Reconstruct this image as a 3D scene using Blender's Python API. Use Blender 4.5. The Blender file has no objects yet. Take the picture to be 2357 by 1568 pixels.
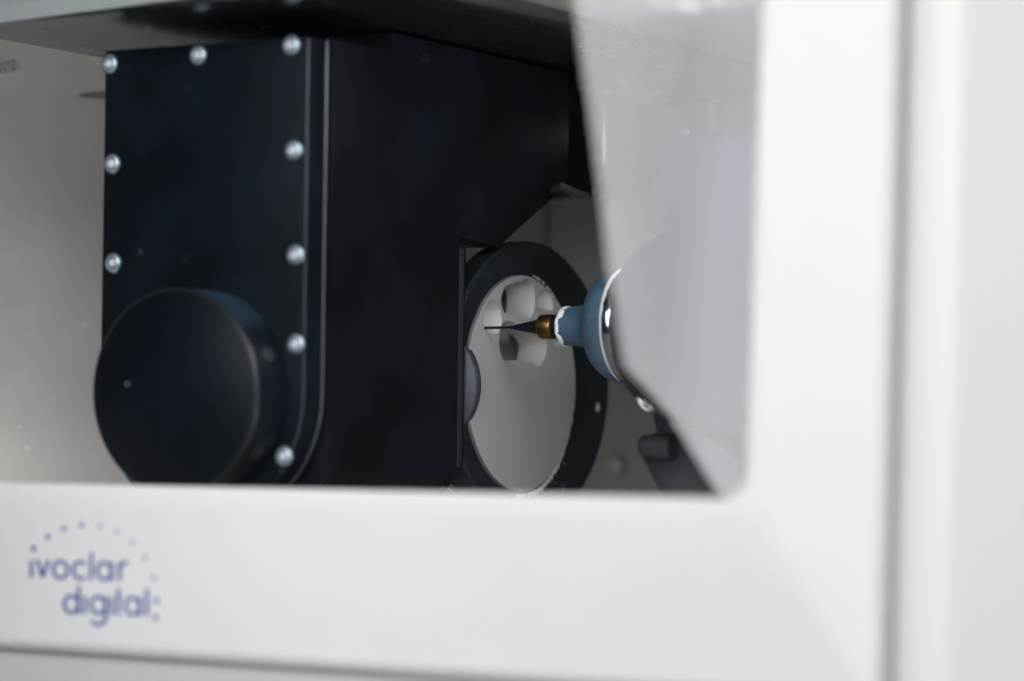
import bpy, bmesh, math, random
from mathutils import Vector, Matrix, noise
random.seed(7)
sc = bpy.context.scene
COL = sc.collection
PI = math.pi
# ------------------------------------------------------------------ camera
# world: X along the machine front, Y into the machine, Z up; camera height is Z = 0 of the machine data
YAW, PITCH, FPX, CX, CY = math.radians(30.4), math.radians(1.362), 5721.0, 1178.5, 784.0
F = Vector((-math.sin(YAW)*math.cos(PITCH), math.cos(YAW)*math.cos(PITCH), math.sin(PITCH)))
R = Vector((math.cos(YAW), math.sin(YAW), 0))
U = R.cross(F)
cam = bpy.data.cameras.new('camera'); camo = bpy.data.objects.new('camera', cam); COL.objects.link(camo)
camo.matrix_world = Matrix((( R.x, U.x, -F.x, 0), (R.y, U.y, -F.y, 0), (R.z, U.z, -F.z, 0), (0, 0, 0, 1)))
cam.sensor_width = 36; cam.lens = FPX/2357*36
cam.clip_start = .01; cam.clip_end = 50
cam.dof.use_dof = True; cam.dof.focus_distance = 1.085; cam.dof.aperture_fstop = 3.7; cam.dof.aperture_blades = 9
sc.camera = camo
# ------------------------------------------------------------------ world, exposure
w = bpy.data.worlds.new('World'); sc.world = w; w.use_nodes = True
w.node_tree.nodes['Background'].inputs[0].default_value = (.75, .82, 1, 1)
w.node_tree.nodes['Background'].inputs[1].default_value = .011
sc.view_settings.view_transform = 'Standard'; sc.view_settings.look = 'None'; sc.view_settings.gamma = 1
sc.view_settings.exposure = 0
sc.cycles.use_denoising = True
sc.cycles.max_bounces = 10; sc.cycles.transparent_max_bounces = 16
sc.cycles.caustics_reflective = False; sc.cycles.caustics_refractive = False
sc.cycles.sample_clamp_indirect = 4
# ------------------------------------------------------------------ lamps
def area(name, loc, target, sx, sy, power, color):
    l = bpy.data.lights.new(name, 'AREA'); l.shape = 'RECTANGLE'; l.size = sx; l.size_y = sy
    l.energy = power; l.color = color
    o = bpy.data.objects.new(name, l); COL.objects.link(o); o.location = loc
    o.rotation_euler = (Vector(target)-Vector(loc)).to_track_quat('-Z', 'Y').to_euler()
    return o
area('room_light', (.6, -1.4, .62), (-.5, .75, -.02), 1.8, 1.2, 35, (.985, .995, 1))
area('right_light', (1.9, .2, .3), (-.3, .75, 0), 8*.1, 1.4, .9, (1, .97, .95))
area('front_fill', (-.28, -.85, .75), (-.78, .95, -.02), .7, .5, 13, (1, .99, .98))  # added fill from the front to brighten the left chamber wall
area('chamber_light', (-.375, .81, .148), (-.72, .98, -.02), .10, .05, .34, (.96, .98, 1))
area('floor_fill', (-.70, .775, -.11), (-.80, .97, -.02), .14, .03, .36, (1, .965, .935))  # added fill hidden behind the door's lower band, brightens the left wall
area('low_fill', (-.33, .785, -.10), (-.56, .98, 0), .12, .03, .24, (1, .97, .94))  # added fill hidden behind the lower right door corner, brightens the blank
# ------------------------------------------------------------------ helpers
def ray(px, py):
    return F + R*((px-CX)/FPX) + U*((CY-py)/FPX)
def on(px, py, n, d):                      # where the sight line of a photo point meets the plane n.p = d
    r = ray(px, py); n = Vector(n); return r*(d/n.dot(r))
def onX(px, py, X): return on(px, py, (1, 0, 0), X)
def onY(px, py, Y): return on(px, py, (0, 1, 0), Y)
def onZ(px, py, Z): return on(px, py, (0, 0, 1), Z)

def mat(name, color, rough=.5, metal=0, bump=0, bscale=200, cvar=0, cscale=30, spec=.5, coat=0, stretch=None, color2=None, trans=0, top_sheen=None, dust=0, dscale=900):
    m = bpy.data.materials.new(name); m.use_nodes = True; nt = m.node_tree; b = nt.nodes['Principled BSDF']
    b.inputs['Base Color'].default_value = (*color, 1); b.inputs['Roughness'].default_value = rough
    b.inputs['Metallic'].default_value = metal; b.inputs['Specular IOR Level'].default_value = spec
    b.inputs['Coat Weight'].default_value = coat
    tc = nt.nodes.new('ShaderNodeTexCoord'); mp = nt.nodes.new('ShaderNodeMapping')
    nt.links.new(tc.outputs['Object'], mp.inputs[0])
    if stretch: mp.inputs['Scale'].default_value = stretch
    if cvar or color2:
        n = nt.nodes.new('ShaderNodeTexNoise'); n.inputs['Scale'].default_value = cscale; n.inputs['Detail'].default_value = 6
        nt.links.new(mp.outputs[0], n.inputs['Vector'])
        mx = nt.nodes.new('ShaderNodeMix'); mx.data_type = 'RGBA'
        c2 = color2 or tuple(min(1, c*(1+cvar)) for c in color)
        c1 = color if color2 else tuple(c*(1-cvar) for c in color)
        mr = nt.nodes.new('ShaderNodeMapRange'); mr.inputs[1].default_value = .35; mr.inputs[2].default_value = .65
        nt.links.new(n.outputs['Fac'], mr.inputs[0]); nt.links.new(mr.outputs[0], mx.inputs[0])
        mx.inputs[6].default_value = (*c1, 1); mx.inputs[7].default_value = (*c2, 1)
        nt.links.new(mx.outputs[2], b.inputs['Base Color'])
        m2 = nt.nodes.new('ShaderNodeMapRange'); m2.inputs[3].default_value = rough*.85; m2.inputs[4].default_value = min(1, rough*1.15)
        nt.links.new(n.outputs['Fac'], m2.inputs[0]); nt.links.new(m2.outputs[0], b.inputs['Roughness'])
    if dust:
        nd = nt.nodes.new('ShaderNodeTexNoise'); nd.inputs['Scale'].default_value = dscale; nd.inputs['Detail'].default_value = 2
        nl = nt.nodes.new('ShaderNodeTexNoise'); nl.inputs['Scale'].default_value = 18; nl.inputs['Detail'].default_value = 4
        nt.links.new(mp.outputs[0], nd.inputs['Vector']); nt.links.new(mp.outputs[0], nl.inputs['Vector'])
        ml = nt.nodes.new('ShaderNodeMath'); ml.operation = 'MULTIPLY_ADD'; ml.inputs[1].default_value = .35
        nt.links.new(nl.outputs['Fac'], ml.inputs[0]); nt.links.new(nd.outputs['Fac'], ml.inputs[2])
        md = nt.nodes.new('ShaderNodeMapRange'); md.inputs[1].default_value = .70; md.inputs[2].default_value = .98; md.inputs[4].default_value = dust
        nt.links.new(ml.outputs[0], md.inputs[0])
        mz = nt.nodes.new('ShaderNodeMix'); mz.data_type = 'RGBA'; mz.inputs[7].default_value = (.30, .31, .34, 1)
        mz.inputs[6].default_value = (*color, 1)
        if b.inputs['Base Color'].links: nt.links.new(b.inputs['Base Color'].links[0].from_socket, mz.inputs[6])
        nt.links.new(md.outputs[0], mz.inputs[0]); nt.links.new(mz.outputs[2], b.inputs['Base Color'])
    if top_sheen:                                  # highlight painted in: lighter, bluer colour on the faces that look up
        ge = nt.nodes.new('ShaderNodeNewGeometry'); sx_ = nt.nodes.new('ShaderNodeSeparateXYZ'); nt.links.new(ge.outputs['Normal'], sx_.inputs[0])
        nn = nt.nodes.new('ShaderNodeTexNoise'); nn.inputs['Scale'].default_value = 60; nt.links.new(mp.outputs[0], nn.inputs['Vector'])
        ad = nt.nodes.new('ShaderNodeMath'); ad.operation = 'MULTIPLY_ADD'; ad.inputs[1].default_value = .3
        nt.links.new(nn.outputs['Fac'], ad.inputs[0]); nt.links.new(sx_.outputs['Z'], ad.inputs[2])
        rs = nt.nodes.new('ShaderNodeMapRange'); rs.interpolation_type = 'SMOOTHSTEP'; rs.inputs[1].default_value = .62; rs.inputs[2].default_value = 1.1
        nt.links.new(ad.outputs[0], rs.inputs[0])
        mz = nt.nodes.new('ShaderNodeMix'); mz.data_type = 'RGBA'; mz.inputs[6].default_value = (*color, 1); mz.inputs[7].default_value = (*top_sheen, 1)
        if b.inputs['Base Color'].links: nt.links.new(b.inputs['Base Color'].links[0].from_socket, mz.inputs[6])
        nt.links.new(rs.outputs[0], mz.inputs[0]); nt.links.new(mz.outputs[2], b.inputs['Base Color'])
    if bump:
        n2 = nt.nodes.new('ShaderNodeTexNoise'); n2.inputs['Scale'].default_value = bscale; n2.inputs['Detail'].default_value = 3
        nt.links.new(mp.outputs[0], n2.inputs['Vector'])
        bp = nt.nodes.new('ShaderNodeBump'); bp.inputs['Strength'].default_value = bump; bp.inputs['Distance'].default_value = .0004
        nt.links.new(n2.outputs['Fac'], bp.inputs['Height']); nt.links.new(bp.outputs[0], b.inputs['Normal'])
    return m
M = {}
M['white'] = mat('white_paint', (.80, .803, .805), .45, spec=.35, cvar=.012, cscale=14)
M['white2'] = mat('white_body_paint', (.80, .785, .765), .4, cvar=.012, cscale=14)
M['shadow_gap'] = mat('grey_gasket', (.22, .21, .20), .8)
M['liner'] = mat('grey_liner', (.52, .505, .48), .5, cvar=.03, cscale=40, bump=.06, bscale=900)
M['back'] = mat('grey_back_plate', (.115, .115, .113), .42, cvar=.08, cscale=14, bump=.05, bscale=600)
M['sheet'] = mat('satin_metal_sheet', (.26, .28, .30), .27, metal=1, cvar=.06, cscale=20)
M['black'] = mat('black_anodised', (.0034, .0052, .0080), .44, bump=.12, bscale=2500, cvar=.4, cscale=25, spec=.16, dust=.05, dscale=1400)
M['plate'] = mat('black_blue_plate', (.0045, .0080, .0115), .36, bump=.1, bscale=2500, cvar=.3, cscale=30, spec=.16, dust=.03, dscale=1400)
M['edge'] = mat('pale_edge_metal', (.10, .10, .115), .4, metal=.3)
M['steel'] = mat('polished_steel', (.62, .62, .63), .14, metal=1)
M['screw'] = mat('zinc_screw', (.40, .48, .53), .42, metal=.7)
M['socket'] = mat('socket_glint_white', (.85, .85, .85), .7)  # white stands in for the bright glint inside each hex socket
M['disc'] = mat('milling_blank_ceramic', (.36, .357, .35), .6, cvar=.02, cscale=60, bump=.05, bscale=1500)
M['ring'] = mat('black_ring_anodised', (.006, .0095, .0135), .45, bump=.3, bscale=3000, cvar=.35, cscale=60, spec=.3, dust=.22, dscale=2200)
M['bevel'] = mat('grey_inner_bevel', (.06, .062, .07), .45, cvar=.2, cscale=80)
M['blue'] = mat('blue_grey_nose', (.036, .080, .124), .5, cvar=.16, cscale=160, bump=.5, bscale=2600, dust=.5, dscale=2200)
M['powder'] = mat('white_milling_powder', (.72, .70, .70), .9, bump=.8, bscale=2500)
M['brass'] = mat('bronze_collar', (.23, .12, .045), .38, metal=1, cvar=.1, cscale=200)
M['bur'] = mat('dark_bur_steel', (.03, .035, .045), .3, metal=.8)
M['housing'] = mat('spindle_housing_black', (.014, .018, .026), .4, cvar=.15, cscale=30, spec=.3)
M['print'] = mat('blue_print', (.010, .060, .33), .5)
M['printpale'] = mat('pale_blue_print', (.36, .43, .62), .5)
M['printmid'] = mat('mid_blue_print', (.12, .19, .45), .5)
M['hole'] = mat('machined_hole_wall', (.78, .77, .74), .45, metal=.1, cvar=.25, cscale=400, stretch=(1, 1, .1))
M['header'] = mat('header_shade_grey', (.42, .42, .42), .4)
M['bearing'] = mat('dark_polished_bearing', (.045, .045, .05), .22, metal=.7)
M['cover'] = mat('bearing_cover_paint', (.0045, .0075, .0115), .4, bump=.1, bscale=2500, cvar=.2, cscale=30, spec=.2, top_sheen=(.030, .055, .085))
M['backing'] = mat('added_backing_grey', (.75, .73, .70), .6)
M['milled'] = mat('lit_milled_ceramic', (.45, .442, .43), .6, cvar=.03, cscale=150, bump=.2, bscale=900)
M['blankrim'] = mat('clamped_rim_grey', (.13, .135, .145), .5, cvar=.2, cscale=90)
M['cap'] = mat('bolt_cap_grey', (.19, .185, .18), .35)
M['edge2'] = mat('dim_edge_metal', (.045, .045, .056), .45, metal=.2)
M['capgrey'] = mat('dark_grey_cap', (.042, .045, .055), .5, cvar=.2, cscale=60)
M['nozzle'] = mat('bright_nozzle_metal', (.85, .84, .84), .28, metal=.85)
M['magazine'] = mat('magazine_blue_black', (.020, .024, .033), .45, cvar=.2, cscale=60)
M['dark'] = mat('dark_slot', (.01, .012, .015), .6)
# glass: both faces mirror by Fresnel, the rest passes straight through
def glass(name, ior=1.5):
    m = bpy.data.materials.new(name); m.use_nodes = True; nt = m.node_tree; nt.nodes.clear()
    o = nt.nodes.new('ShaderNodeOutputMaterial'); mx = nt.nodes.new('ShaderNodeMixShader')
    fr = nt.nodes.new('ShaderNodeFresnel'); fr.inputs[0].default_value = ior
    # the sheet is thin: use the same Fresnel from either side
    g = nt.nodes.new('ShaderNodeBsdfGlossy'); g.inputs['Roughness'].default_value = .0
    t = nt.nodes.new('ShaderNodeBsdfTransparent'); t.inputs[0].default_value = (.95, .965, .975, 1)
    geo = nt.nodes.new('ShaderNodeNewGeometry'); lw = nt.nodes.new('ShaderNodeVectorMath'); lw.operation = 'DOT_PRODUCT'
    nt.links.new(geo.outputs['Normal'], lw.inputs[0]); nt.links.new(geo.outputs['Incoming'], lw.inputs[1])
    ab = nt.nodes.new('ShaderNodeMath'); ab.operation = 'ABSOLUTE'; nt.links.new(lw.outputs['Value'], ab.inputs[0])
    s1 = nt.nodes.new('ShaderNodeMath'); s1.operation = 'SUBTRACT'; s1.inputs[0].default_value = 1; nt.links.new(ab.outputs[0], s1.inputs[1])
    p5 = nt.nodes.new('ShaderNodeMath'); p5.operation = 'POWER'; p5.inputs[1].default_value = 5; nt.links.new(s1.outputs[0], p5.inputs[0])
    sc_ = nt.nodes.new('ShaderNodeMath'); sc_.operation = 'MULTIPLY_ADD'; sc_.inputs[1].default_value = .96; sc_.inputs[2].default_value = .04
    nt.links.new(p5.outputs[0], sc_.inputs[0]); nt.links.new(sc_.outputs[0], mx.inputs[0])
    nt.links.new(t.outputs[0], mx.inputs[1]); nt.links.new(g.outputs[0], mx.inputs[2]); nt.links.new(mx.outputs[0], o.inputs[0])
    nt.nodes.remove(fr)
    return m
M['glass'] = glass('window_glass')

def obj(name, verts, faces, material, parent=None, smooth=False, bevel=0, seg=2, autosmooth=35):
    me = bpy.data.meshes.new(name)
    bm = bmesh.new()
    vs = [bm.verts.new(v) for v in verts]
    for f in faces:
        try: bm.faces.new([vs[i] for i in f])
        except ValueError: pass
    bmesh.ops.recalc_face_normals(bm, faces=bm.faces)
    if bevel:
        es = [e for e in bm.edges if len(e.link_faces) == 2 and e.calc_face_angle(0) > .5]
        bmesh.ops.bevel(bm, geom=es, offset=bevel, segments=seg, affect='EDGES', clamp_overlap=True, profile=.6)
    bm.to_mesh(me); bm.free()
    me.materials.append(material if not isinstance(material, str) else M[material])
    if smooth or bevel:
        me.shade_smooth(); me.set_sharp_from_angle(angle=math.radians(autosmooth))
    o = bpy.data.objects.new(name, me); COL.objects.link(o)
    if parent: o.parent = parent
    return o
def shift(pts, loc): return [Vector(p)-Vector(loc) for p in pts]
def prism_data(poly, d):                      # poly: list of Vectors, d: extrusion vector
    n = len(poly); v = [Vector(p) for p in poly] + [Vector(p)+Vector(d) for p in poly]
    f = [list(range(n)), list(range(2*n-1, n-1, -1))] + [[i, (i+1) % n, n+(i+1) % n, n+i] for i in range(n)]
    return v, f
def box_data(a, b):
    return prism_data([(a[0], a[1], a[2]), (b[0], a[1], a[2]), (b[0], b[1], a[2]), (a[0], b[1], a[2])], (0, 0, b[2]-a[2]))
def lathe_data(prof, seg=64, axis='X', c=(0, 0, 0), closed=False, caps=True):   # prof: (along, radius)
    v = []; f = []; n = len(prof)
    for a, r in prof:
        for k in range(seg):
            t = 2*PI*k/seg; p, q = r*math.cos(t), r*math.sin(t)
            v.append(Vector(c) + (Vector((a, p, q)) if axis == 'X' else Vector((p, a, q)) if axis == 'Y' else Vector((p, q, a))))
    for i in range(n-1 if not closed else n):
        j = (i+1) % n
        for k in range(seg):
            l = (k+1) % seg; f.append([i*seg+k, i*seg+l, j*seg+l, j*seg+k])
    if caps and not closed:
        f.append([k for k in range(seg)]); f.append([(n-1)*seg+k for k in range(seg-1, -1, -1)])
    return v, f
def thing(name, label, cat, loc=(0, 0, 0), group=None, rot=(0, 0, 0)):
    o = bpy.data.objects.new(name, None); COL.objects.link(o); o.location = loc; o.rotation_euler = rot
    o.empty_display_size = .02; o['label'] = label; o['category'] = cat
    if group: o['group'] = group
    return o
def struct(o): o['kind'] = 'structure'; return o

# ------------------------------------------------------------------ door plane
TA = math.tan(math.radians(4.6)); DY = .728
ND = Vector((0, 1, -TA))                       # Y - Z*TA = DY
def door(px, py, off=0): return on(px, py, ND, DY+off)
NDU = ND.normalized()                          # points into the machine
UP = Vector((0, TA, 1)).normalized()
def dpt(x, z, off=0): return Vector((x, DY+z*TA, z)) + NDU*off      # a point of the door front, off = depth behind it

# ------------------------------------------------------------------ chamber (setting)
XB, XL, YW = -.563, -.80, 1.16                 # arm side plane, left wall, back wall
ZT = .1532                                     # satin sheet above the arm
ZF = -.16
# left wall with a cove up to the ceiling
prof = [(XL, ZF), (XL, .02), (XL, .06)]
rc = .085; zc = .182
for k in range(0, 33):
    a = PI - PI/2*k/32
    prof.append((XL+rc+rc*math.cos(a), zc-rc+rc*math.sin(a)))
prof.append((-.275, zc))
prof = [(XL, ZF-.01)] + prof[1:]
outer = [(-.275, zc+.014), (XL-.014, zc+.014), (XL-.014, ZF-.01)]
v, f = prism_data([(x, .768, z) for x, z in prof+outer], (0, YW-.768-.0005, 0))
side = struct(obj('side_wall', v, f, 'liner', smooth=True, autosmooth=40))
def cove_hit(px, py):
    r = ray(px, py)
    for i in range(len(prof)-1):
        (x0, z0), (x1, z1) = prof[i], prof[i+1]
        nx, nz = z1-z0, -(x1-x0); den = nx*r.x+nz*r.z
        if abs(den) < 1e-9: continue
        t = (nx*x0+nz*z0)/den; p = r*t; q = ((p.x-x0)*(x1-x0)+(p.z-z0)*(z1-z0))/((x1-x0)**2+(z1-z0)**2)
        if t > 0 and -1e-6 <= q <= 1+1e-6: return p
def cutter(o, v, f):
    me = bpy.data.meshes.new('cut'); me.from_pydata([tuple(p) for p in v], [], f)
    bm = bmesh.new(); bm.from_mesh(me); bmesh.ops.recalc_face_normals(bm, faces=bm.faces); bm.to_mesh(me); bm.free()
    return me
def boolean(o, cuts):
    tmp = []
    for me in cuts:
        c = bpy.data.objects.new('cut', me); COL.objects.link(c); c.matrix_world = o.matrix_world if o.parent is None else Matrix()
        tmp.append(c)
        m = o.modifiers.new('b', 'BOOLEAN'); m.operation = 'DIFFERENCE'; m.object = c; m.solver = 'EXACT'
    bpy.context.view_layer.update()
    dg = bpy.context.evaluated_depsgraph_get()
    me = bpy.data.meshes.new_from_object(o.evaluated_get(dg), depsgraph=dg)
    o.modifiers.clear(); o.data = me
    for c in tmp: bpy.data.objects.remove(c)
cuts = []; hc_ = []
for px, py, a_, b_, d_ in ((-42, 151, 88, 24, (-.3, .35, .9)), (262, 220, 82, 9.5, (-.3, .1, .95))):
    ring_ = [cove_hit(px+a_*math.cos(2*PI*k/40), py+b_*math.sin(2*PI*k/40)) for k in range(40)]
    d_ = Vector(d_)*.03; hc_.append((ring_, d_))
    dk = .22 if a_ > 85 else 1.0
    v, f = prism_data([p-d_*.2 for p in ring_], d_*(.2+dk)); cuts.append(cutter(None, v, f))
boolean(side, cuts)
side.data.materials.clear(); side.data.materials.append(M['liner']); side.data.materials.append(M['hole'])
for p in side.data.polygons:
    for ring_, d_ in hc_:
        c = sum(ring_, Vector())/len(ring_); rm = max((q-c).length for q in ring_)
        if (p.center-c).length < rm+.02 and abs(p.normal.dot(d_.normalized())) < .05 and abs(p.normal.y) > .02: p.material_index = 1
side.data.shade_smooth(); side.data.set_sharp_from_angle(angle=math.radians(32))
v, f = prism_data([(-.86, YW, -.2), (-.2, YW, -.2), (-.2, YW, .25), (-.86, YW, .25)], (0, .004, 0))
backw = struct(obj('back_wall', v, f, 'back'))
v, f = box_data((-.86, .735, ZF-.004), (-.2, YW, ZF)); struct(obj('floor', v, f, 'liner'))
v, f = box_data((-.245, .76, -.2), (-.241, YW, .25)); struct(obj('right_wall', v, f, 'back'))

housing = thing('machine_housing', 'white moulded machine body around the door with grey metal chamber inside', 'machine', (-.25, .78, -.2))
HL = Vector(housing.location)
def hobj(name, v, f, m, **k): return obj(name, shift(v, HL), f, m, housing, **k)
# satin sheet above the arm (its left and right edges run into the depth)
pl = [onZ(0, 91, ZT), onZ(232, 129, ZT)]
pr = [onZ(1178.5, 33, ZT), onZ(1736, 183, ZT)]
xl = (pl[0].x+pl[1].x)/2; xr = (pr[0].x+pr[1].x)/2
v, f = prism_data([(pl[0].x*1, .7665, ZT), (pr[0].x, .7665, ZT), (pr[0].x, 1.155, ZT), (pl[0].x, 1.155, ZT)], (0, 0, .006))
hobj('ceiling_sheet', v, f, 'sheet', bevel=.0008)
# upper grey panel to the right of the sheet
v, f = box_data((pr[0].x-.01, .7665, ZT+.0075), (-.262, 1.155, ZT+.012)); hobj('ceiling_panel', v, f, 'liner')
# header strip behind the top of the opening; shade put into its grey
ya = .7645; h0 = onY(0, 53, ya); h1 = onY(420, -2, ya)
dx = (h1-h0); h2 = h0+dx*6; h0 = h0-dx
v, f = prism_data([h0, h2, h2+Vector((0, .004, .045)), h0+Vector((0, .004, .045))], (0, .0018, .0))
hobj('door_header', v, f, 'header', bevel=.0008)
# a machined hole in the cove: wall tube set into the liner
def cove_hole(pxs, Xc, name='machined_hole', deep=.012):
    pass
# knob-like bolt caps on the back wall
def bolt_cap(px, py):
    c = onY(px, py, YW)
    v, f = lathe_data([(0, .0058), (-.0012, .0056), (-.002, .0050), (-.0014, .0042), (-.0026, .0039), (-.0030, .0005)], 40, 'Y', c)
    hobj('bolt_cap', v, f, 'cap', smooth=True)
bolt_cap(1413, 489); bolt_cap(1420, 1069)
# seam strip standing on the back wall
a = onY(1648, 990, YW); b = onY(1671, 990, YW)
v, f = box_data((a.x, YW-.006, -.15), (b.x, YW, .02)); hobj('wall_strip', v, f, 'liner', bevel=.0006)
# fluted light panels seen past the gusset of the arm
a = onY(1190, 520, YW); b = onY(1262, 520, YW)
v, f = box_data((a.x, YW-.003, -.02), (b.x, YW, .13)); hobj('wall_strip', v, f, 'back', bevel=.0006)

# lighter lower panel, bright bar and two screws on the back wall right of the arm
v, f = box_data((-.47, YW-.0045, ZF), (-.246, YW-.0005, -.012)); hobj('lower_wall_panel', v, f, 'liner', bevel=.0006)
q = [onY(1436, 183, YW-.02), onY(1588, 166, YW-.02), onY(1588, 174, YW-.02), onY(1436, 191, YW-.02)]
v, f = prism_data(q, (0, .02, 0)); hobj('light_bar', v, f, 'hole', bevel=.0004)
for px, py in ((1573, 209), (1575, 307)):
    v, f = lathe_data([(0, .0026), (-.001, .0025), (-.0018, .0016), (-.002, .0003)], 24, 'Y', onY(px, py, YW)); hobj('wall_screw', v, f, 'steel', smooth=True)
q = [onY(1640, 160, YW), onY(1646, 160, YW), onY(1646, 300, YW), onY(1640, 300, YW)]
v, f = prism_data(q, (0, -.004, 0)); hobj('panel_seam', v, f, 'liner', bevel=.0004)
xe = door(2020, 784).x                         # outer right edge of the door
# lower panel under the door and side column: profile extruded along the door's slope
lp = [dpt(-1.3, -.090, .0125), dpt(xe+.0022, -.090, .0125), dpt(xe+.0022, -.150, .044), dpt(-1.3, -.150, .044)]
v, f = prism_data(lp, NDU*.004); hobj('lower_panel', v, f, 'white2')
col = [(xe+.0026, .060), (xe+.0026, .016)]
for k in range(0, 13):                         # rounded shoulder
    a = PI - PI/2*k/12
    col.append((xe+.0026+.012+.012*math.cos(a), .004+.012-.012*math.sin(a)*1.0))
col += [(xe+.0026+.0175, .0042), (xe+.0026+.0205, .0052), (xe+.0026+.0225, .0066), (xe+.07, .034), (xe+.30, .17)]
v = []; f = []
for x, off in col: v += [dpt(x, -.30, off), dpt(x, .30, off)]
for i in range(len(col)-1): f.append([2*i, 2*i+1, 2*i+3, 2*i+2])
hobj('side_column', v, f, 'white2', smooth=True, autosmooth=50)
# dark gasket in the slit between door and column
v, f = prism_data([dpt(xe-.02, -.30, .026), dpt(xe+.004, -.30, .026), dpt(xe+.004, -.30, .030), dpt(xe-.02, -.30, .030)], UP*.6)
hobj('gasket', v, f, 'shadow_gap')

# ------------------------------------------------------------------ door
xi = (door(1745, 0).x + door(1715, 1120).x)/2
zi = (door(0, 1109).z + door(1650, 1146).z)/2
zo = (door(0, 1512).z + door(1300, 1574).z)/2
dr = thing('machine_door', 'white framed door with a clear window and blue lettering in its lower band', 'door', dpt(-.7, zo, .01))
DL = Vector(dr.location)
def dobj(name, v, f, m, **k): return obj(name, shift(v, DL), f, m, dr, **k)
XLEFT = -1.15; ZTOP = door(0, 47).z+.022; ZTOPO = ZTOP+.07
# frame: rings of a closed loop from the window edge outwards; (grow outward fraction, depth)
def ring_pts(x1, z0, x0, z1, r, seg=10):
    # rounded rectangle: right x1, bottom z0, left x0, top z1
    pts = []
    for cx, cz, a0 in ((x1-r, z0+r, -PI/2), (x1-r, z1-r, 0), (x0+r, z1-r, PI/2), (x0+r, z0+r, PI)):
        for k in range(seg+1):
            a = a0 + PI/2*k/seg; pts.append((cx+r*math.cos(a), cz+r*math.sin(a)))
    return pts
WIN = dict(x1=xi, z0=zi, x0=XLEFT+.05, z1=ZTOP)
def grow(dx, dz): return (xi+dx, zi-dz, XLEFT+.05-dx, ZTOP+dz)
bw, bh = xe-xi, zi-zo
BEV = .0135                                    # how far the outer edge falls back
loops = []
def L(dx, dz, r, off): loops.append((ring_pts(*grow(dx, dz), r), off))
L(0, 0, .0085, .016); L(0, 0, .0085, .0022); L(.0003, .0003, .0088, .0010); L(.0010, .0010, .009, .0002); L(.0020, .0020, .0095, 0)
for k in range(1, 9):
    t = k/9; L(.002+(bw-.007)*t, .002+(bh-.009)*t, .0095-.0065*t, BEV*t*.60)
for k in range(0, 9):
    a = PI/2*k/8
    L(bw-.0045+.0045*math.sin(a), bh-.0065+.0065*math.sin(a), .003+.006*k/8, BEV*.60+.0065*(1-math.cos(a)))
L(bw, bh, .009, .030)
n = len(loops[0][0]); v = []; f = []
for pts, off in loops:
    for x, z in pts: v.append(dpt(x, z, off))
for i in range(len(loops)-1):
    for k in range(n): l = (k+1) % n; f.append([i*n+k, i*n+l, (i+1)*n+l, (i+1)*n+k])
i = len(loops)-1
for k in range(n): l = (k+1) % n; f.append([i*n+k, i*n+l, l, k])     # closes the back
dobj('frame', v, f, 'white', smooth=True, autosmooth=40)
# pane: a 5 mm sheet seated behind the lip
x1, z0, x0, z1 = grow(.006, .006)
v, f = prism_data([dpt(x1, z0, .0165), dpt(x1, z1, .0165), dpt(x0, z1, .0165), dpt(x0, z0, .0165)], NDU*.005)
dobj('window_pane', v, f, 'glass')
# lettering: strokes on the lower band. u = photo units on the band
def band(px, py):                               # point on the bevelled lower band of the frame
    p = door(px, py); t = max(0, min(1, ((zi-p.z)-.002)/(bh-.009)))
    off = BEV*t*.60
    return door(px, py, off/NDU.y*1.0)
def stroke_mesh(paths, wd, name, m, h=.00025):
    v = []; f = []
    for P in paths:
        pts = [Vector(p) for p in P]; n = len(pts); base = len(v)
        closed = (pts[0]-pts[-1]).length < 1e-6
        for i, p in enumerate(pts):
            a = pts[i-1] if i > 0 else (pts[-2] if closed else pts[0]); b = pts[i+1] if i < n-1 else (pts[1] if closed else pts[-1])
            t = (b-a).normalized(); nn = Vector((-t.y, t.x))
            for s in (-1, 1):
                q = p + nn*wd/2*s; w3 = band(q.x, q.y)
                v.append(w3 - NDU*h)
        for i in range(n-1):
            o_ = base+2*i; f.append([o_, o_+1, o_+3, o_+2])
    ob = dobj(name, v, f, m); return ob
def arc(cx, cy, rx, ry, a0, a1, n=28):
    return [(cx+rx*math.cos(math.radians(a0+(a1-a0)*k/n)), cy+ry*math.sin(math.radians(a0+(a1-a0)*k/n))) for k in range(n+1)]
# word 1: x-height from the photo: i at x 74 ... r at 290, slope of the base line
def word(name, letters, ox, oy, sh, slope, wd, m):
    paths = []
    for P in letters: paths.append([(ox+x, oy+y+slope*x) for x, y in P])
    for P in paths: pass
    return stroke_mesh(paths, wd, name, m)
H = 43; R_ = 19.5; RX = 16.5; A = 66
def o_(cx): return arc(cx, -R_-1, RX, R_, 0, 360)
lett1 = [ [(6, -H+3), (4.5, 0)],
          [(19, -H+1), (31, -2)], [(31, -2), (45, -H+1)],
          o_(72), arc(118, -R_-1, RX, R_, -45, -315),
          [(144, -A+4), (142, 1)], o_(173), [(190, -H+2), (190, 1)],
          [(208, -H+2), (208, 1)], arc(222, -22, 14, 20, 180, 292, 14) ]
word('lettering', lett1, 68, 1330, 0, .03, 7.2, 'print')
lett2 = [ o_(20), [(37, -A+2), (37, 1)], [(51, -H+2), (51, 1)],
          o_(82), [(99, -H+2), (99, 8)], arc(82, 8, 17, 17, 0, 155, 14),
          [(113, -H+2), (113, 1)],
          [(128, -A+6), (128, 1)], [(128, -38), (135, -38)],
          o_(161), [(178, -H+2), (178, 1)], [(194, -A+4), (194, 1)] ]
word('lettering', lett2, 145, 1411, 0, .03, 7.2, 'print')
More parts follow.
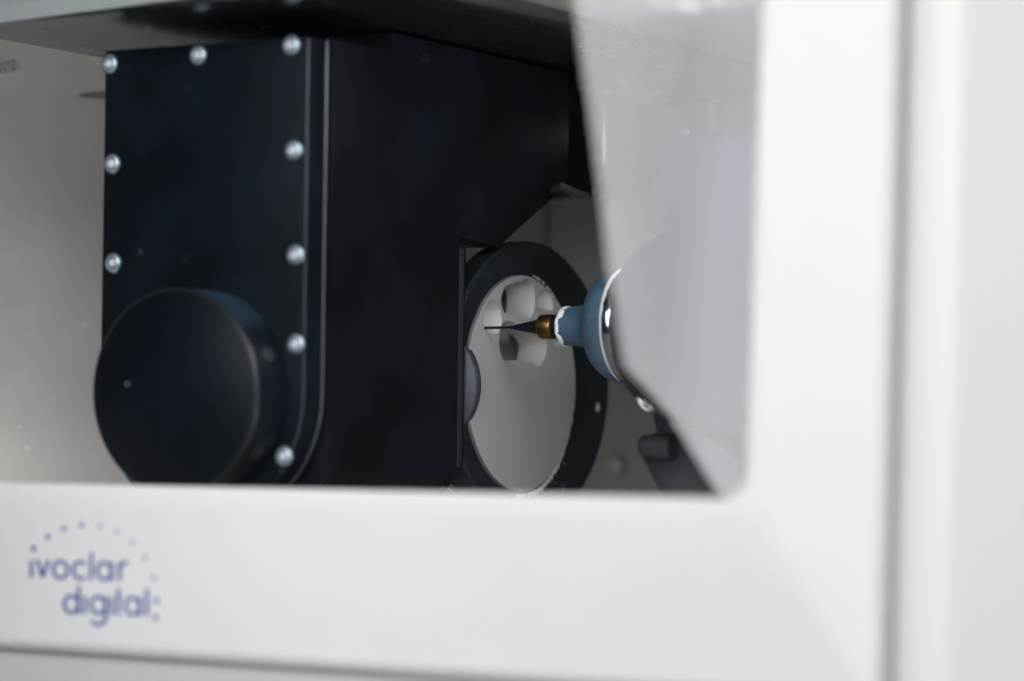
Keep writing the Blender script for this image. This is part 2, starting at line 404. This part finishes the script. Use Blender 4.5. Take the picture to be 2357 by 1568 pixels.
for i, (px, py, r, m) in enumerate([(78, 1263, 5.6, 'print'), (111, 1236, 5.6, 'printmid'), (148, 1217, 5.4, 'printmid'), (189, 1209, 5.4, 'printmid'),
        (230, 1212, 5.2, 'printpale'), (269, 1225, 5.2, 'printpale'), (305, 1249, 5.2, 'printpale'), (335, 1284, 5.4, 'printpale'),
        (355, 1330, 5.6, 'printpale'), (361, 1383, 5.6, 'printmid'), (359, 1421, 5.8, 'printmid')]):
    c = [band(px+r*math.cos(2*PI*k/18), py+r*1.25*math.sin(2*PI*k/18)) - NDU*.00025 for k in range(18)]
    dobj('dot', c, [list(range(18))], m)
# dust specks on the pane
v = []; f = []
for px, py, s in [(344, 66, .0003), (323, 580, .0003), (293, 884, .0004), (430, 200, .00015), (430, 597, .00018), (190, 120, .00022), (205, 118, .00022), (980, 133, .0002)]:
    c = door(px, py, .0158/NDU.y); b = len(v)
    for k in range(7):
        a = 2*PI*k/7; v.append(c + Vector((s*math.cos(a), 0, s*math.sin(a))))
    f.append([b+k for k in range(7)])
sp = dobj('dust_specks', v, f, 'powder'); sp['kind'] = 'stuff'

# ------------------------------------------------------------------ swivel arm
YP, YBF, YBB = .799, .811, .917
XC, RA, ZC = -.6148, .0518, .003
XA0, XA1 = XC-RA, XC+RA
arm = thing('swivel_arm', 'black metal arm with a screwed cover plate and round bottom end', 'machine arm', (XC, YP, ZC), rot=(0, math.radians(.85), 0))
AL = Vector(arm.location)
def aobj(name, v, f, m, **k): return obj(name, shift(v, AL), f, m, arm, **k)
def arm_outline(top, inset=0, y=0, seg=28):
    r = RA-inset; pts = [(XC+r, y, top-inset)]
    for k in range(seg+1):
        a = -PI*k/seg; pts.append((XC+r*math.cos(a), y, ZC+r*math.sin(a)))
    pts.append((XC-r, y, top-inset)); return pts
v, f = prism_data(arm_outline(.1445, 0, YBF), (0, .004, 0)); aobj('front_frame', v, f, 'black', bevel=.0007, seg=2)
zb = onY(1078, 1082, YBB).z
bo = [(XB-.0003, YBF+.0042, .1444), (XB-.0003, YBF+.0042, zb), (XB-.014, YBF+.0042, zb-.014), (XA0+.014, YBF+.0042, zb-.014), (XA0+.0003, YBF+.0042, zb), (XA0+.0003, YBF+.0042, .1444)]
v, f = prism_data(bo, (0, YBB-YBF-.0085, 0)); aobj('body', v, f, 'black', bevel=.0009, seg=2)
v, f = prism_data(arm_outline(.1442, .0006, YP), (0, YBF-YP-.0002, 0)); aobj('cover_plate', v, f, 'plate', bevel=.0009, seg=2)
# bright chamfer lines put in as paler trim along the right edges
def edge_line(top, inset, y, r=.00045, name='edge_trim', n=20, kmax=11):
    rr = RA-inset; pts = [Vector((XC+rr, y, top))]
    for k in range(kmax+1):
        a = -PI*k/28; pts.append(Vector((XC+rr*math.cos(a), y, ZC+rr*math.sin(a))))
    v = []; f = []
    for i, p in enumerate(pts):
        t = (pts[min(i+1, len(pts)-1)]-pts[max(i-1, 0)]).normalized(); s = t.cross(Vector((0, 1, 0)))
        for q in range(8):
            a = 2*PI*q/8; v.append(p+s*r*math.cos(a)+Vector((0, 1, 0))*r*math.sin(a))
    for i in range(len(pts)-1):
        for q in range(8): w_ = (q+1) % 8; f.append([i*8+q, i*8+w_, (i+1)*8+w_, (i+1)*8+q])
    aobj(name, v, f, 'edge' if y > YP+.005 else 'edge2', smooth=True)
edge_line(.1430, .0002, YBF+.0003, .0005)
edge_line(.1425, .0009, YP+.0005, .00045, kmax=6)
# upper body: side outline read off the photo, extruded away from the side plane
def sx(px, py, X=XB): p = onX(px, py, X); return (p.y, p.z)
up = [(.858, ZT-.0006), (sx(1300, 300)[0], ZT-.0006), sx(1300, 415), sx(1288, 432), sx(1142, 566), (YBB-.0045, sx(1072, 545)[1]),
      (YBB-.0045, zb), (YBF+.0046, zb), (YBF+.0046, .1446), (.858, .1446)]
v, f = prism_data([(XB+.0003, y, z) for y, z in up], (-.062, 0, 0)); aobj('side_plate', v, f, 'black', bevel=.0006)
# rear flange behind the arm
zb = onY(1078, 1082, YBB).z
fl = [(XB+.0006, YBB-.004, .0675), (XB+.0006, YBB-.004, zb), (XB-.014, YBB-.004, zb-.014), (XC, YBB-.004, zb-.022), (XA0, YBB-.004, zb), (XA0, YBB-.004, .0675)]
v, f = prism_data(fl, (0, .005, 0)); aobj('rear_flange', v, f, 'black', bevel=.0007)
v, f = box_data((XB+.0002, YBB-.0042, zb+.002), (XB+.0008, YBB-.0012, .066)); aobj('edge_trim', v, f, mat('dark_edge_metal', (.02, .022, .027), .5))
# round bearing cover on the plate
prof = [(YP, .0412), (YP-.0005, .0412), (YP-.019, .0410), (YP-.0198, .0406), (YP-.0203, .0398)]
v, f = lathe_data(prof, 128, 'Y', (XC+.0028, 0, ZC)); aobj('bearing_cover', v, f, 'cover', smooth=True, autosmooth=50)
v, f = lathe_data([(YP-.0190, .0412), (YP-.0198, .0410), (YP-.0204, .0401), (YP-.0203, .0396)], 128, 'Y', (XC+.0028, 0, ZC), caps=False)
aobj('cover_rim', v, f, mat('rim_metal', (.014, .015, .019), .35), smooth=True, autosmooth=60)
for ang in (22, -34):                           # side bores of the cover
    a = math.radians(ang); d = Vector((math.cos(a), 0, math.sin(a)))
    c = Vector((XC+.0028, YP-.010, ZC))+d*.0411; s = Vector((0, 1, 0)); t = d.cross(s)
    v = []; f = []
    for r, h in ((.0032, .0), (.0030, .0003), (.0022, .0002)):
        for k in range(20): q = 2*PI*k/20; v.append(c+d*h+(s*math.cos(q)+t*math.sin(q))*r)
    for i in range(2):
        for k in range(20): l = (k+1) % 20; f.append([i*20+k, i*20+l, (i+1)*20+l, (i+1)*20+k])
    f.append([40+k for k in range(20)])
    aobj('side_bore', v, f, mat('bore_metal', (.05, .05, .055), .3, metal=.5), smooth=True)
# button head screws with hex sockets
def screw_mesh():
    v = []; f = []; S = 36
    prof = [(.0039, .0, 0), (.0039, -.0005, 0), (.0037, -.0009, 0), (.0033, -.0011, 0), (.0026, -.00145, 0), (.0022, -.0015, 0), (.0019, -.00135, 1), (.0018, -.0004, 1)]
    for r, y, hx in prof:
        for k in range(S):
            a = 2*PI*k/S; rr = r
            if hx: b = (a % (PI/3))-PI/6; rr = r*math.cos(PI/6)/math.cos(b)*1.08
            v.append((rr*math.cos(a), y, rr*math.sin(a)))
    n = len(prof)
    for i in range(n-1):
        for k in range(S): l = (k+1) % S; f.append([i*S+k, i*S+l, (i+1)*S+l, (i+1)*S+k])
    f.append([(n-1)*S+k for k in range(S)])
    return v, f
spts = [(254, 147), (458, 127), (672, 104), (260, 377), (262, 605), (678, 346), (682, 587), (683, 792), (655, 1050)]
v, f = screw_mesh(); proto = obj('screw', v, f, 'screw', arm, smooth=True, autosmooth=40)
v, f = lathe_data([(-.0008, .0018), (-.00125, .0013), (-.0014, .0003)], 12, 'Y'); sock = obj('socket', v, f, 'socket', proto)
v, f = lathe_data([(-.0001, .0038), (-.0004, .0044), (-.0001, .0047)], 36, 'Y', caps=False); 
washer = obj('washer', v, f, mat('blued_washer', (.012, .025, .035), .4, metal=.3), proto, smooth=True)
Minv = (Matrix.Translation(AL) @ Matrix.Rotation(math.radians(.85), 4, 'Y')).inverted()
for i, (px, py) in enumerate(spts):
    p = Minv @ onY(px, py, YP)
    if i == 0: s_ = proto
    else:
        s_ = proto.copy(); COL.objects.link(s_); s_.parent = arm
        for ch in (sock, washer):
            c = ch.copy(); COL.objects.link(c); c.parent = s_
    s_.location = (p.x, .0, p.z); s_.rotation_euler = (0, random.random()*1.0, 0)

# bearing ring behind the flange (turning axis of the holder)
# ------------------------------------------------------------------ further dark block behind the arm
cb = thing('rear_carriage', 'dark carriage block with a chamfered corner behind the upper part of the arm', 'machine block', (-.5, 1.08, .1))
YC = 1.03
pts = [onY(1200, 190, YC), onY(1400, 212, YC), onY(1406, 350, YC), onY(1396, 408, YC), onY(1357, 455, YC), onY(1290, 429, YC), onY(1200, 400, YC)]
v, f = prism_data(pts, (0, .05, 0)); obj('block', shift(v, cb.location), f, M['black'], cb, bevel=.001)
a = [onY(1383, 225, YC), onY(1397, 228, YC), onY(1396, 378, YC), onY(1385, 380, YC)]
v, f = prism_data([p-Vector((0, .002, 0)) for p in a], (0, .0021, 0)); obj('label_strip', shift(v, cb.location), f, M['steel'], cb, bevel=.0003)
# perforated bracket under it
zz = onY(1300, 462, YC).z
pv = [onZ(1250, 462, zz), onZ(1356, 458, zz), onZ(1300, 440, zz), onZ(1262, 442, zz)]
v, f = prism_data([(p.x, p.y, zz) for p in (onZ(1235, 466, zz), onZ(1357, 457, zz), onZ(1291, 430, zz))], (0, 0, .002))
obj('bracket', shift(v, cb.location), f, M['back'], cb)
for px, py, hw in ((1276, 448, 24), (1287, 452.5, 28), (1272, 457.5, 24)):
    c = onZ(px, py, zz-.0006); l = onZ(px-hw, py, zz-.0006); t = onZ(px, py+2.4, zz-.0006)
    e1 = c-l; e2 = t-c
    obj('slot', shift([c+e1*math.cos(2*PI*k/24)+e2*math.sin(2*PI*k/24) for k in range(24)], cb.location), [list(range(24))], M['dark'], cb)

# ------------------------------------------------------------------ disc holder and blank
XD = XB; YD, ZD = .9695, .0055
ZD = onX(1206, 883, XD).z
RD, RO = .049, .0648
XR = XD-.0013
hold = thing('disc_holder', 'black ring holder dusted with powder clamping the ceramic blank', 'holder', (XR, YD, ZD-RO))
HO = Vector(hold.location)
def rob(name, v, f, m, **k): return obj(name, shift(v, HO), f, m, hold, **k)
# ring: round opening, slightly oval outside and set back from the arm; cut flat at the arm side
S = 160; YCUT = YBB+.0035; OY = .0122
def rp(r, x, a):
    if r < RD+.004: return Vector((x, YD+r*math.cos(a), ZD+r*math.sin(a)))
    return Vector((x, max(YD+OY+r*1.13*math.cos(a), YCUT), ZD+r*math.sin(a)))
prf = [(RD+.0002, XR-.012), (RD+.0002, XR-.0004), (RD+.0006, XR), (RO-.0016, XR), (RO, XR-.0016), (RO, XR-.011), (RO-.002, XR-.012)]
v = []; f = []
for r, x in prf:
    for k in range(S): v.append(rp(r, x, 2*PI*k/S))
n = len(prf)
for i in range(n):
    j = (i+1) % n
    for k in range(S): l = (k+1) % S; f.append([i*S+k, i*S+l, j*S+l, j*S+k])
ring = rob('ring', v, f, 'ring', smooth=True, autosmooth=30)
ring.data.materials.append(M['bevel'])
v, f = lathe_data([(XD-.026, .054), (XD-.024, .055)], 64, 'X', (0, YD+.004, ZD)); rob('added_backing', v, f, 'backing')  # added disc that hides the lit wall behind the through pockets
# screw hole in the ring
hc = onX(1376, 938, XR)
v, f = lathe_data([(-.016, .0023), (.002, .0023)], 28, 'X', hc); boolean(ring, [cutter(None, v, f)])
v, f = lathe_data([(-.010, .00228), (-.0004, .00228)], 28, 'X', hc, caps=False); 
rob('threaded_hole', v, f, 'hole', smooth=True)
# blank
TD = .0148
blank = bpy.data.objects.new('milling_blank', None)
bpy.data.objects.remove(blank)
S2 = 200
v, f = lathe_data([(XD-TD, RD-.0005), (XD-TD+.0005, RD), (XD-.0004, RD), (XD, RD-.0004)], S2, 'X', (0, YD, ZD))
bl = obj('milling_blank', v, f, 'disc')
bl['label'] = 'round grey white ceramic blank with milled tooth shaped pockets held in the black ring'; bl['category'] = 'milling blank'
def z4(x, y): return (x*.2004+1060.7, y*.2004+589.3)
def smooth_loop(pts, it=2):
    for _ in range(it):
        q = []
        for i in range(len(pts)):
            a = pts[i]; b = pts[(i+1) % len(pts)]
            q += [(a[0]*.75+b[0]*.25, a[1]*.75+b[1]*.25), (a[0]*.25+b[0]*.75, a[1]*.25+b[1]*.75)]
        pts = q
    return pts
def pocket(zp, depth, waist=.12, seed=0, it=1, drift=(0, 0)):
    base = []
    for x, y in smooth_loop(zp, it):
        p = onX(*z4(x, y), XD); base.append((p.y, p.z))
    cy = sum(p[0] for p in base)/len(base); cz = sum(p[1] for p in base)/len(base)
    v = []; f = []; n = len(base); NL = 9
    x0, x1 = XD+.001, XD-depth
    for i in range(NL):
        t = i/(NL-1); x = x0+(x1-x0)*t
        s = 1-waist*math.sin(PI*min(1, t*1.02))
        if depth < TD: s = (1-.75*t**2.2)
        for (y, z) in base:
            a = math.atan2(z-cz, y-cy); nz = noise.noise(Vector((math.cos(a)*1.6+seed, math.sin(a)*1.6, t*1.5)))+.5*noise.noise(Vector((math.cos(a)*5+seed, math.sin(a)*5, t*2.5)))
            k = s*(1+.08*nz*math.sin(PI*min(1, t)))
            v.append((x, cy+(y-cy)*k+drift[0]*t, cz+(z-cz)*k+drift[1]*t))
    for i in range(NL-1):
        for k in range(n): l = (k+1) % n; f.append([i*n+k, i*n+l, (i+1)*n+l, (i+1)*n+k])
    f.append(list(range(n))); f.append([(NL-1)*n+k for k in range(n-1, -1, -1)])
    return cutter(None, v, f)
P1 = [(458, 520), (472, 430), (508, 352), (560, 322), (600, 318), (640, 290), (690, 300), (720, 262), (770, 262), (820, 320), (850, 420), (852, 560), (830, 670), (790, 725), (750, 735), (710, 715), (670, 675), (600, 672), (525, 668), (485, 640)]
P2 = [(868, 640), (868, 500), (890, 420), (920, 395), (950, 372), (990, 385), (1030, 440), (1058, 540), (1060, 625), (1000, 640), (930, 645)]
P3 = [(437, 1000), (442, 900), (460, 830), (480, 765), (540, 740), (615, 760), (650, 830), (760, 850), (880, 880), (960, 950), (987, 1040), (972, 1150), (935, 1240), (890, 1275), (850, 1255), (820, 1222), (760, 1238), (700, 1222), (655, 1195), (630, 1232), (570, 1243), (520, 1220), (490, 1195), (452, 1110)]
P4 = [(255, 720), (275, 600), (320, 510), (370, 498), (420, 540), (455, 620), (473, 720), (470, 800), (440, 860), (430, 890), (370, 908), (310, 880), (272, 830)]
P4B = [(258, 720), (300, 640), (330, 600), (352, 650), (365, 720), (372, 780), (350, 815), (290, 815)]
P5 = [(1010, 960), (1100, 930), (1170, 1000), (1120, 1050), (1060, 1045)]
boolean(bl, [pocket(P1, TD+.002, .0, 1), pocket(P3, TD+.002, .0, 4), pocket(P2, .009, 0, 7), pocket(P4, .008, 0, 9), pocket(P4B, .0125, 0, 2), pocket(P5, .004, 0, 12)])
bl.data.materials.clear()
for k_ in ('disc', 'milled', 'blankrim'): bl.data.materials.append(M[k_])
for p in bl.data.polygons:                      # milled faces, brightened in colour as if lit, and the darker clamped rim
    c = p.center; rr = math.hypot(c.y-YD, c.z-ZD)
    p.material_index = 0
    if rr > RD-.0007 and abs(p.normal.x) < .9: p.material_index = 2
    elif rr < RD-.0007 and c.x < XD-.0001 and p.normal.x > -.5: p.material_index = 1
bl.data.shade_smooth(); bl.data.set_sharp_from_angle(angle=math.radians(38))
# white ceramic rim just inside the ring
# powder along the lower right rim of the holder
v = []; f = []
def fleck(c, nrm, r, h):
    n = Vector(nrm).normalized(); s = n.orthogonal().normalized(); t = n.cross(s); b = len(v); K = 7
    rr = [r*random.uniform(.6, 1.3) for _ in range(K)]
    ph = random.random()*6
    for k in range(K): a = 2*PI*k/K+ph; v.append(c+(s*math.cos(a)+t*math.sin(a))*rr[k])
    v.append(c+n*h)
    for k in range(K): f.append([b+k, b+(k+1) % K, b+K])
for i in range(620):                            # ragged line along the inner lip, thicker at the bottom
    a = math.radians(random.choice([random.uniform(-95, -38)]*5+[random.uniform(-60, 12)]*4+[random.uniform(25, 78)]*2))
    low = max(0, -math.sin(a)-.55)
    r = RD+.0014+abs(random.gauss(0, .00025+.0030*low**1.4))
    if -.6 < a < .75 and noise.noise(Vector((a*9, 0, 3))) < -.12: continue
    fleck(Vector((XR+.00005, YD+r*math.cos(a), ZD+r*math.sin(a))), (1, 0, 0), random.uniform(.0002, .00055)*(1+1.3*low), .00012)
for i in range(60):
    a = math.radians(random.uniform(-100, -40)); r = random.uniform(RD+.001, RO-.001)
    fleck(Vector((XR+.00005, YD+r*math.cos(a), ZD+r*math.sin(a))), (1, 0, 0), random.uniform(.00015, .0005), .0001)
for i in range(30):
    a = math.radians(random.uniform(-75, -20)); r = RO-.0003+random.gauss(0, .0001)
    fleck(Vector((XR-.0003, YD+OY+r*1.13*math.cos(a), ZD+r*math.sin(a))), (1, .4*math.cos(a), .4*math.sin(a)), random.uniform(.00012, .0004), .0001)
pw = rob('powder_rim', v, f, 'powder'); pw['kind'] = 'stuff'
# polished bearing disc between flange and holder
be = thing('bearing_disc', 'small polished steel disc edge peeking out behind the black arm', 'bearing', (0, 0, 0))
p = onY(1103, 886, YBB+.006); rb = .0262
be.location = (p.x-rb, YBB+.003, p.z)
for name, y0, y1, r, m in (('rim', .0, .0055, rb, 'capgrey'), ('step', .0056, .0075, rb-.0012, 'bearing')):
    v, f = lathe_data([(y0, r-.0006), (y0+.0006, r), (y1-.0008, r), (y1, r-.0008)], 96, 'Y')
    obj(name, v, f, M[m], be, smooth=True, autosmooth=50)

# ------------------------------------------------------------------ spindle and bur
tip = onX(1116, 757, XD)
YS, ZS = tip.y, tip.z+.0004
def cx_(px):                                     # axial position whose centre shows at photo column px
    r = ray(px, 750); return r.x/r.y*YS
sp = thing('spindle', 'blue grey bell shaped spindle nose with steel ring and dark housing', 'spindle', (cx_(1500), YS, ZS))
SL = Vector(sp.location)
def sobj(name, v, f, m, **k): return obj(name, shift(v, SL), f, m, sp, **k)
C0 = (0, YS, ZS)
def curve(pts, n=6):
    out = []
    P = [Vector((a, b)) for a, b in pts]
    for i in range(len(P)-1):
        p0 = P[max(i-1, 0)]; p1 = P[i]; p2 = P[i+1]; p3 = P[min(i+2, len(P)-1)]
        for k in range(n):
            t = k/n; q = .5*((2*p1)+(-p0+p2)*t+(2*p0-5*p1+4*p2-p3)*t*t+(-p0+3*p1-3*p2+p3)*t**3); out.append((q.x, q.y))
    out.append(tuple(P[-1])); return out
nose = [(cx_(1296), .0030), (cx_(1295), .0072), (cx_(1297), .0080), (cx_(1303), .0083)]
nose += curve([(cx_(1306), .0083), (cx_(1335), .0088), (cx_(1356), .0098), (cx_(1368), .0121), (cx_(1377), .0155), (cx_(1389), .0195), (cx_(1405), .0224), (cx_(1424), .0240), (cx_(1444), .0246)], 6)
v, f = lathe_data(nose, 96, 'X', C0); sobj('nose', v, f, 'blue', smooth=True, autosmooth=60)
v, f = lathe_data([(cx_(1443), .0240), (cx_(1444), .02435), (cx_(1447), .02445), (cx_(1463), .0245), (cx_(1468), .0240)], 128, 'X', C0)
sobj('steel_ring', v, f, 'steel', smooth=True, autosmooth=50)
v, f = lathe_data([(cx_(1466), .0200), (cx_(1467), .0252), (cx_(1470), .0266), (cx_(1477), .0292), (cx_(1490), .0328), (cx_(1505), .0352), (cx_(1530), .0372), (cx_(1575), .0425), (cx_(1640), .0450), (cx_(1760), .0450)], 96, 'X', C0)
sobj('housing', v, f, 'housing', smooth=True, autosmooth=50)
# powder crust round the mouth of the nose, with a ragged edge
v = []; f = []; K = 160
for i in range(5):
    for k in range(K):
        a = 2*PI*k/K
        w_ = .0028+.0018*noise.noise(Vector((math.cos(a)*2.2, math.sin(a)*2.2, 5)))+.0011*noise.noise(Vector((math.cos(a)*9, math.sin(a)*9, 2)))
        w_ *= 1.25 if math.sin(a) > .35 else .85
        x = cx_(1294.5)+w_*i/4 if i else cx_(1295.5)
        r = (.0060, .0081, .00865, .00875, .0084)[i]
        v.append((x, YS+r*math.cos(a), ZS+r*math.sin(a)))
for i in range(4):
    for k in range(K): l = (k+1) % K; f.append([i*K+k, i*K+l, (i+1)*K+l, (i+1)*K+k])
sobj('powder_crust', v, f, 'powder', smooth=True)
# thin powder line on the front lip of the steel ring (upper part)
v = []; f = []
K = 70
for k in range(K+1):
    a = math.radians(100+150*k/K); wv = (.0016*max(0, math.sin(a))**1.5+.00055)*(1+.5*noise.noise(Vector((a*12, 0, 0))))
    for i, (dx, r) in enumerate(((-.0004, .02455), (wv*.5, .0249), (wv, .0247))):
        v.append((cx_(1444)+dx, YS+r*math.cos(a), ZS+r*math.sin(a)))
for k in range(K):
    for i in range(2): f.append([3*k+i, 3*k+i+1, 3*k+4+i, 3*k+3+i])
sobj('powder_line', v, f, 'powder', smooth=True)
# coolant nozzle: faceted cap on the lower side of the housing
nc = Vector((cx_(1530), YS-.0215, ZS-.0300))
nc = on(1489, 921, (0, 1, 0), YS-.018)
ax = Vector((-.35, -.75, -.45)).normalized(); s = ax.orthogonal().normalized(); t = ax.cross(s); v = []; f = []
for h, r in ((-.004, .0050), (.0006, .0050), (.0018, .0042), (.0016, .0029), (-.0004, .0022), (-.0002, .0002)):
    for k in range(10):
        a = 2*PI*k/10; rr = r*(1+.07*(k % 2)); v.append(nc+ax*h+(s*math.cos(a)+t*math.sin(a))*rr)
for i in range(5):
    for k in range(10): l = (k+1) % 10; f.append([i*10+k, i*10+l, (i+1)*10+l, (i+1)*10+k])
sobj('coolant_nozzle', v, f, 'nozzle')
# square rear housing with round corners
def rrect(y0, y1, z0, z1, r, x, seg=10):
    pts = []
    for cy, cz, a0 in ((y1-r, z0+r, -PI/2), (y1-r, z1-r, 0), (y0+r, z1-r, PI/2), (y0+r, z0+r, PI)):
        for k in range(seg+1): a = a0+PI/2*k/seg; pts.append((x, cy+r*math.cos(a), cz+r*math.sin(a)))
    return pts
xh = cx_(1640)
za = onY(1650, 986, YS-.04).z; zb2 = onY(1650, 300, YS-.04).z
v, f = prism_data(rrect(YS-.045, YS+.05, za, zb2, .014, xh), (.12, 0, 0)); sobj('motor_case', v, f, 'housing', bevel=.002)

bur = thing('milling_bur', 'slender dark milling bur with a bronze collar pointing into the blank', 'milling tool', (cx_(1296), YS, ZS))
BL = Vector(bur.location)
def bobj(name, v, f, m, **k): return obj(name, shift(v, BL), f, m, bur, **k)
xt = tip.x-.0015
v, f = lathe_data([(xt, .0005), (xt+.0004, .00062), (cx_(1172), .00062), (cx_(1180), .0009), (cx_(1246), .0036), (cx_(1247), .0036)], 32, 'X', C0)
bobj('shaft', v, f, 'bur', smooth=True, autosmooth=50)
v, f = lathe_data([(cx_(1244), .0045), (cx_(1247), .0052), (cx_(1249), .00535), (cx_(1274), .00535), (cx_(1276.5), .0051), (cx_(1277), .0043)], 48, 'X', C0)
bobj('collar', v, f, 'brass', smooth=True, autosmooth=50)
v, f = lathe_data([(cx_(1276), .0045), (cx_(1300), .0046)], 32, 'X', C0); bobj('shank', v, f, 'bur', smooth=True, autosmooth=50)

# ------------------------------------------------------------------ tool magazine, lower right
tm = thing('tool_magazine', 'dark rounded tool magazine low in the chamber beneath the spindle housing', 'tool holder', (-.42, 1.0, -.05))
YM = 1.04
def m3(px, py, Y=YM): return onY(px, py, Y)
pts = [(1500, 950), (1560, 948), (1700, 1060), (1720, 1300), (1560, 1300), (1530, 1150), (1500, 1100), (1480, 1060), (1473, 1040), (1480, 1020), (1500, 1004), (1512, 1004), (1508, 985)]
v, f = prism_data([m3(*p) for p in pts], (0, .05, 0)); obj('block', shift(v, tm.location), f, M['magazine'], tm, bevel=.0015)
c = m3(1480, 1027, YM-.004)
v, f = lathe_data([(-.0012, .002), (-.0010, .0040), (.0, .0052), (.0012, .0056), (.0065, .0057), (.0066, .0062), (.016, .0062)], 40, 'X', c); obj('knob', shift(v, tm.location), f, M['capgrey'], tm, smooth=True, autosmooth=40)

# ------------------------------------------------------------------ powder flecks on the side wall
v = []; f = []
spots = [(60, 1028, 3.2), (66, 1032, 3), (25, 1030, 2), (45, 982, 2.4), (123, 922, 2.6), (82, 971, 1.6), (197, 750, 3.4), (192, 752, 3), (75, 769, 2.6), (222, 711, 2.6),
         (225, 688, 2), (146, 775, 1.6), (97, 578, 1.6), (161, 661, 1.4), (110, 707, 1.6), (178, 748, 1.8), (60, 862, 1.4), (137, 848, 1.4), (102, 932, 1.4), (120, 1018, 1.8), (12, 990, 1.8),
         (16, 586, 1.2), (199, 768, 1.6), (212, 656, 1.4), (248, 1096, 2), (240, 1102, 1.4), (130, 1045, 1)]
for _ in range(60): spots.append((random.uniform(0, 235), random.uniform(480, 1100), random.uniform(.4, 1)))
for px, py, r in spots:
    c = onX(px, py, XL+.0001); fleck(c, (1, 0, 0), r*.00034, .0002)
fl_ = obj('powder_flecks', v, f, 'powder'); fl_['kind'] = 'stuff'; fl_['label'] = 'scattered white powder specks stuck to the grey side wall'; fl_['category'] = 'powder'

# ------------------------------------------------------------------ added glowing panel, shaped for its mirror image in the glass
def mirror(px, py, D=-.28):                       # where the mirrored sight line meets a plane behind the camera
    r = ray(px, py); p = r*(DY+.0165/NDU.y)/ND.dot(r) 
    q = r - 2*r.dot(NDU)*NDU
    t = (-D-p.y)/q.y; return p+q*t
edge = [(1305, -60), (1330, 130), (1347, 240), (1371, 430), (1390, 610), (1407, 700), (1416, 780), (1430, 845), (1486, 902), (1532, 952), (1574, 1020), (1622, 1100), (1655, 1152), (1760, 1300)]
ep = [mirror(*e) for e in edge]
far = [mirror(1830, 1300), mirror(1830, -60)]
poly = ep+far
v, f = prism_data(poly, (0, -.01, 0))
em = bpy.data.materials.new('panel_glow'); em.use_nodes = True
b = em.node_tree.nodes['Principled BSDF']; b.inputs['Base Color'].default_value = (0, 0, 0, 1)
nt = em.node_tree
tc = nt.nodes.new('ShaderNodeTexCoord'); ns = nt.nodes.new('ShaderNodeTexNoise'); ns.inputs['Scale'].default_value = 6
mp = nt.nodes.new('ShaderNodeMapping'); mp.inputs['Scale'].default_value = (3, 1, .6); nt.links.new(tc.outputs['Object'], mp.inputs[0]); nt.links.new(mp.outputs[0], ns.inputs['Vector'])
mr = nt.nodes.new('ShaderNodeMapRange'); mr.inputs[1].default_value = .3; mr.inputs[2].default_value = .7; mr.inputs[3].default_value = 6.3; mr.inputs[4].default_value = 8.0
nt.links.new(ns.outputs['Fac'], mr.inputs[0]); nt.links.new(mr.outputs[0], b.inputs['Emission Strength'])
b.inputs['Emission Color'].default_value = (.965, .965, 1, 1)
wl = obj('mirror_panel', v, f, em)
wl['label'] = 'added glowing panel mirrored in the right part of the door glass'; wl['category'] = 'window'
em2 = em.copy(); em2.name = 'lamp_glow'
for l in list(em2.node_tree.links):
    if l.to_socket.name == 'Emission Strength': em2.node_tree.links.remove(l)
em2.node_tree.nodes['Principled BSDF'].inputs['Emission Strength'].default_value = 11.5
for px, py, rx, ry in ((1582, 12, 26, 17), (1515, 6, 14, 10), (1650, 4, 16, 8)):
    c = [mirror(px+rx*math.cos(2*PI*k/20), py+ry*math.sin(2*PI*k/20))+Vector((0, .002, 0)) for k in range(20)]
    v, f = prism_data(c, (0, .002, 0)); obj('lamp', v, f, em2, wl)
print('softbox', [tuple(round(c, 2) for c in p) for p in poly])
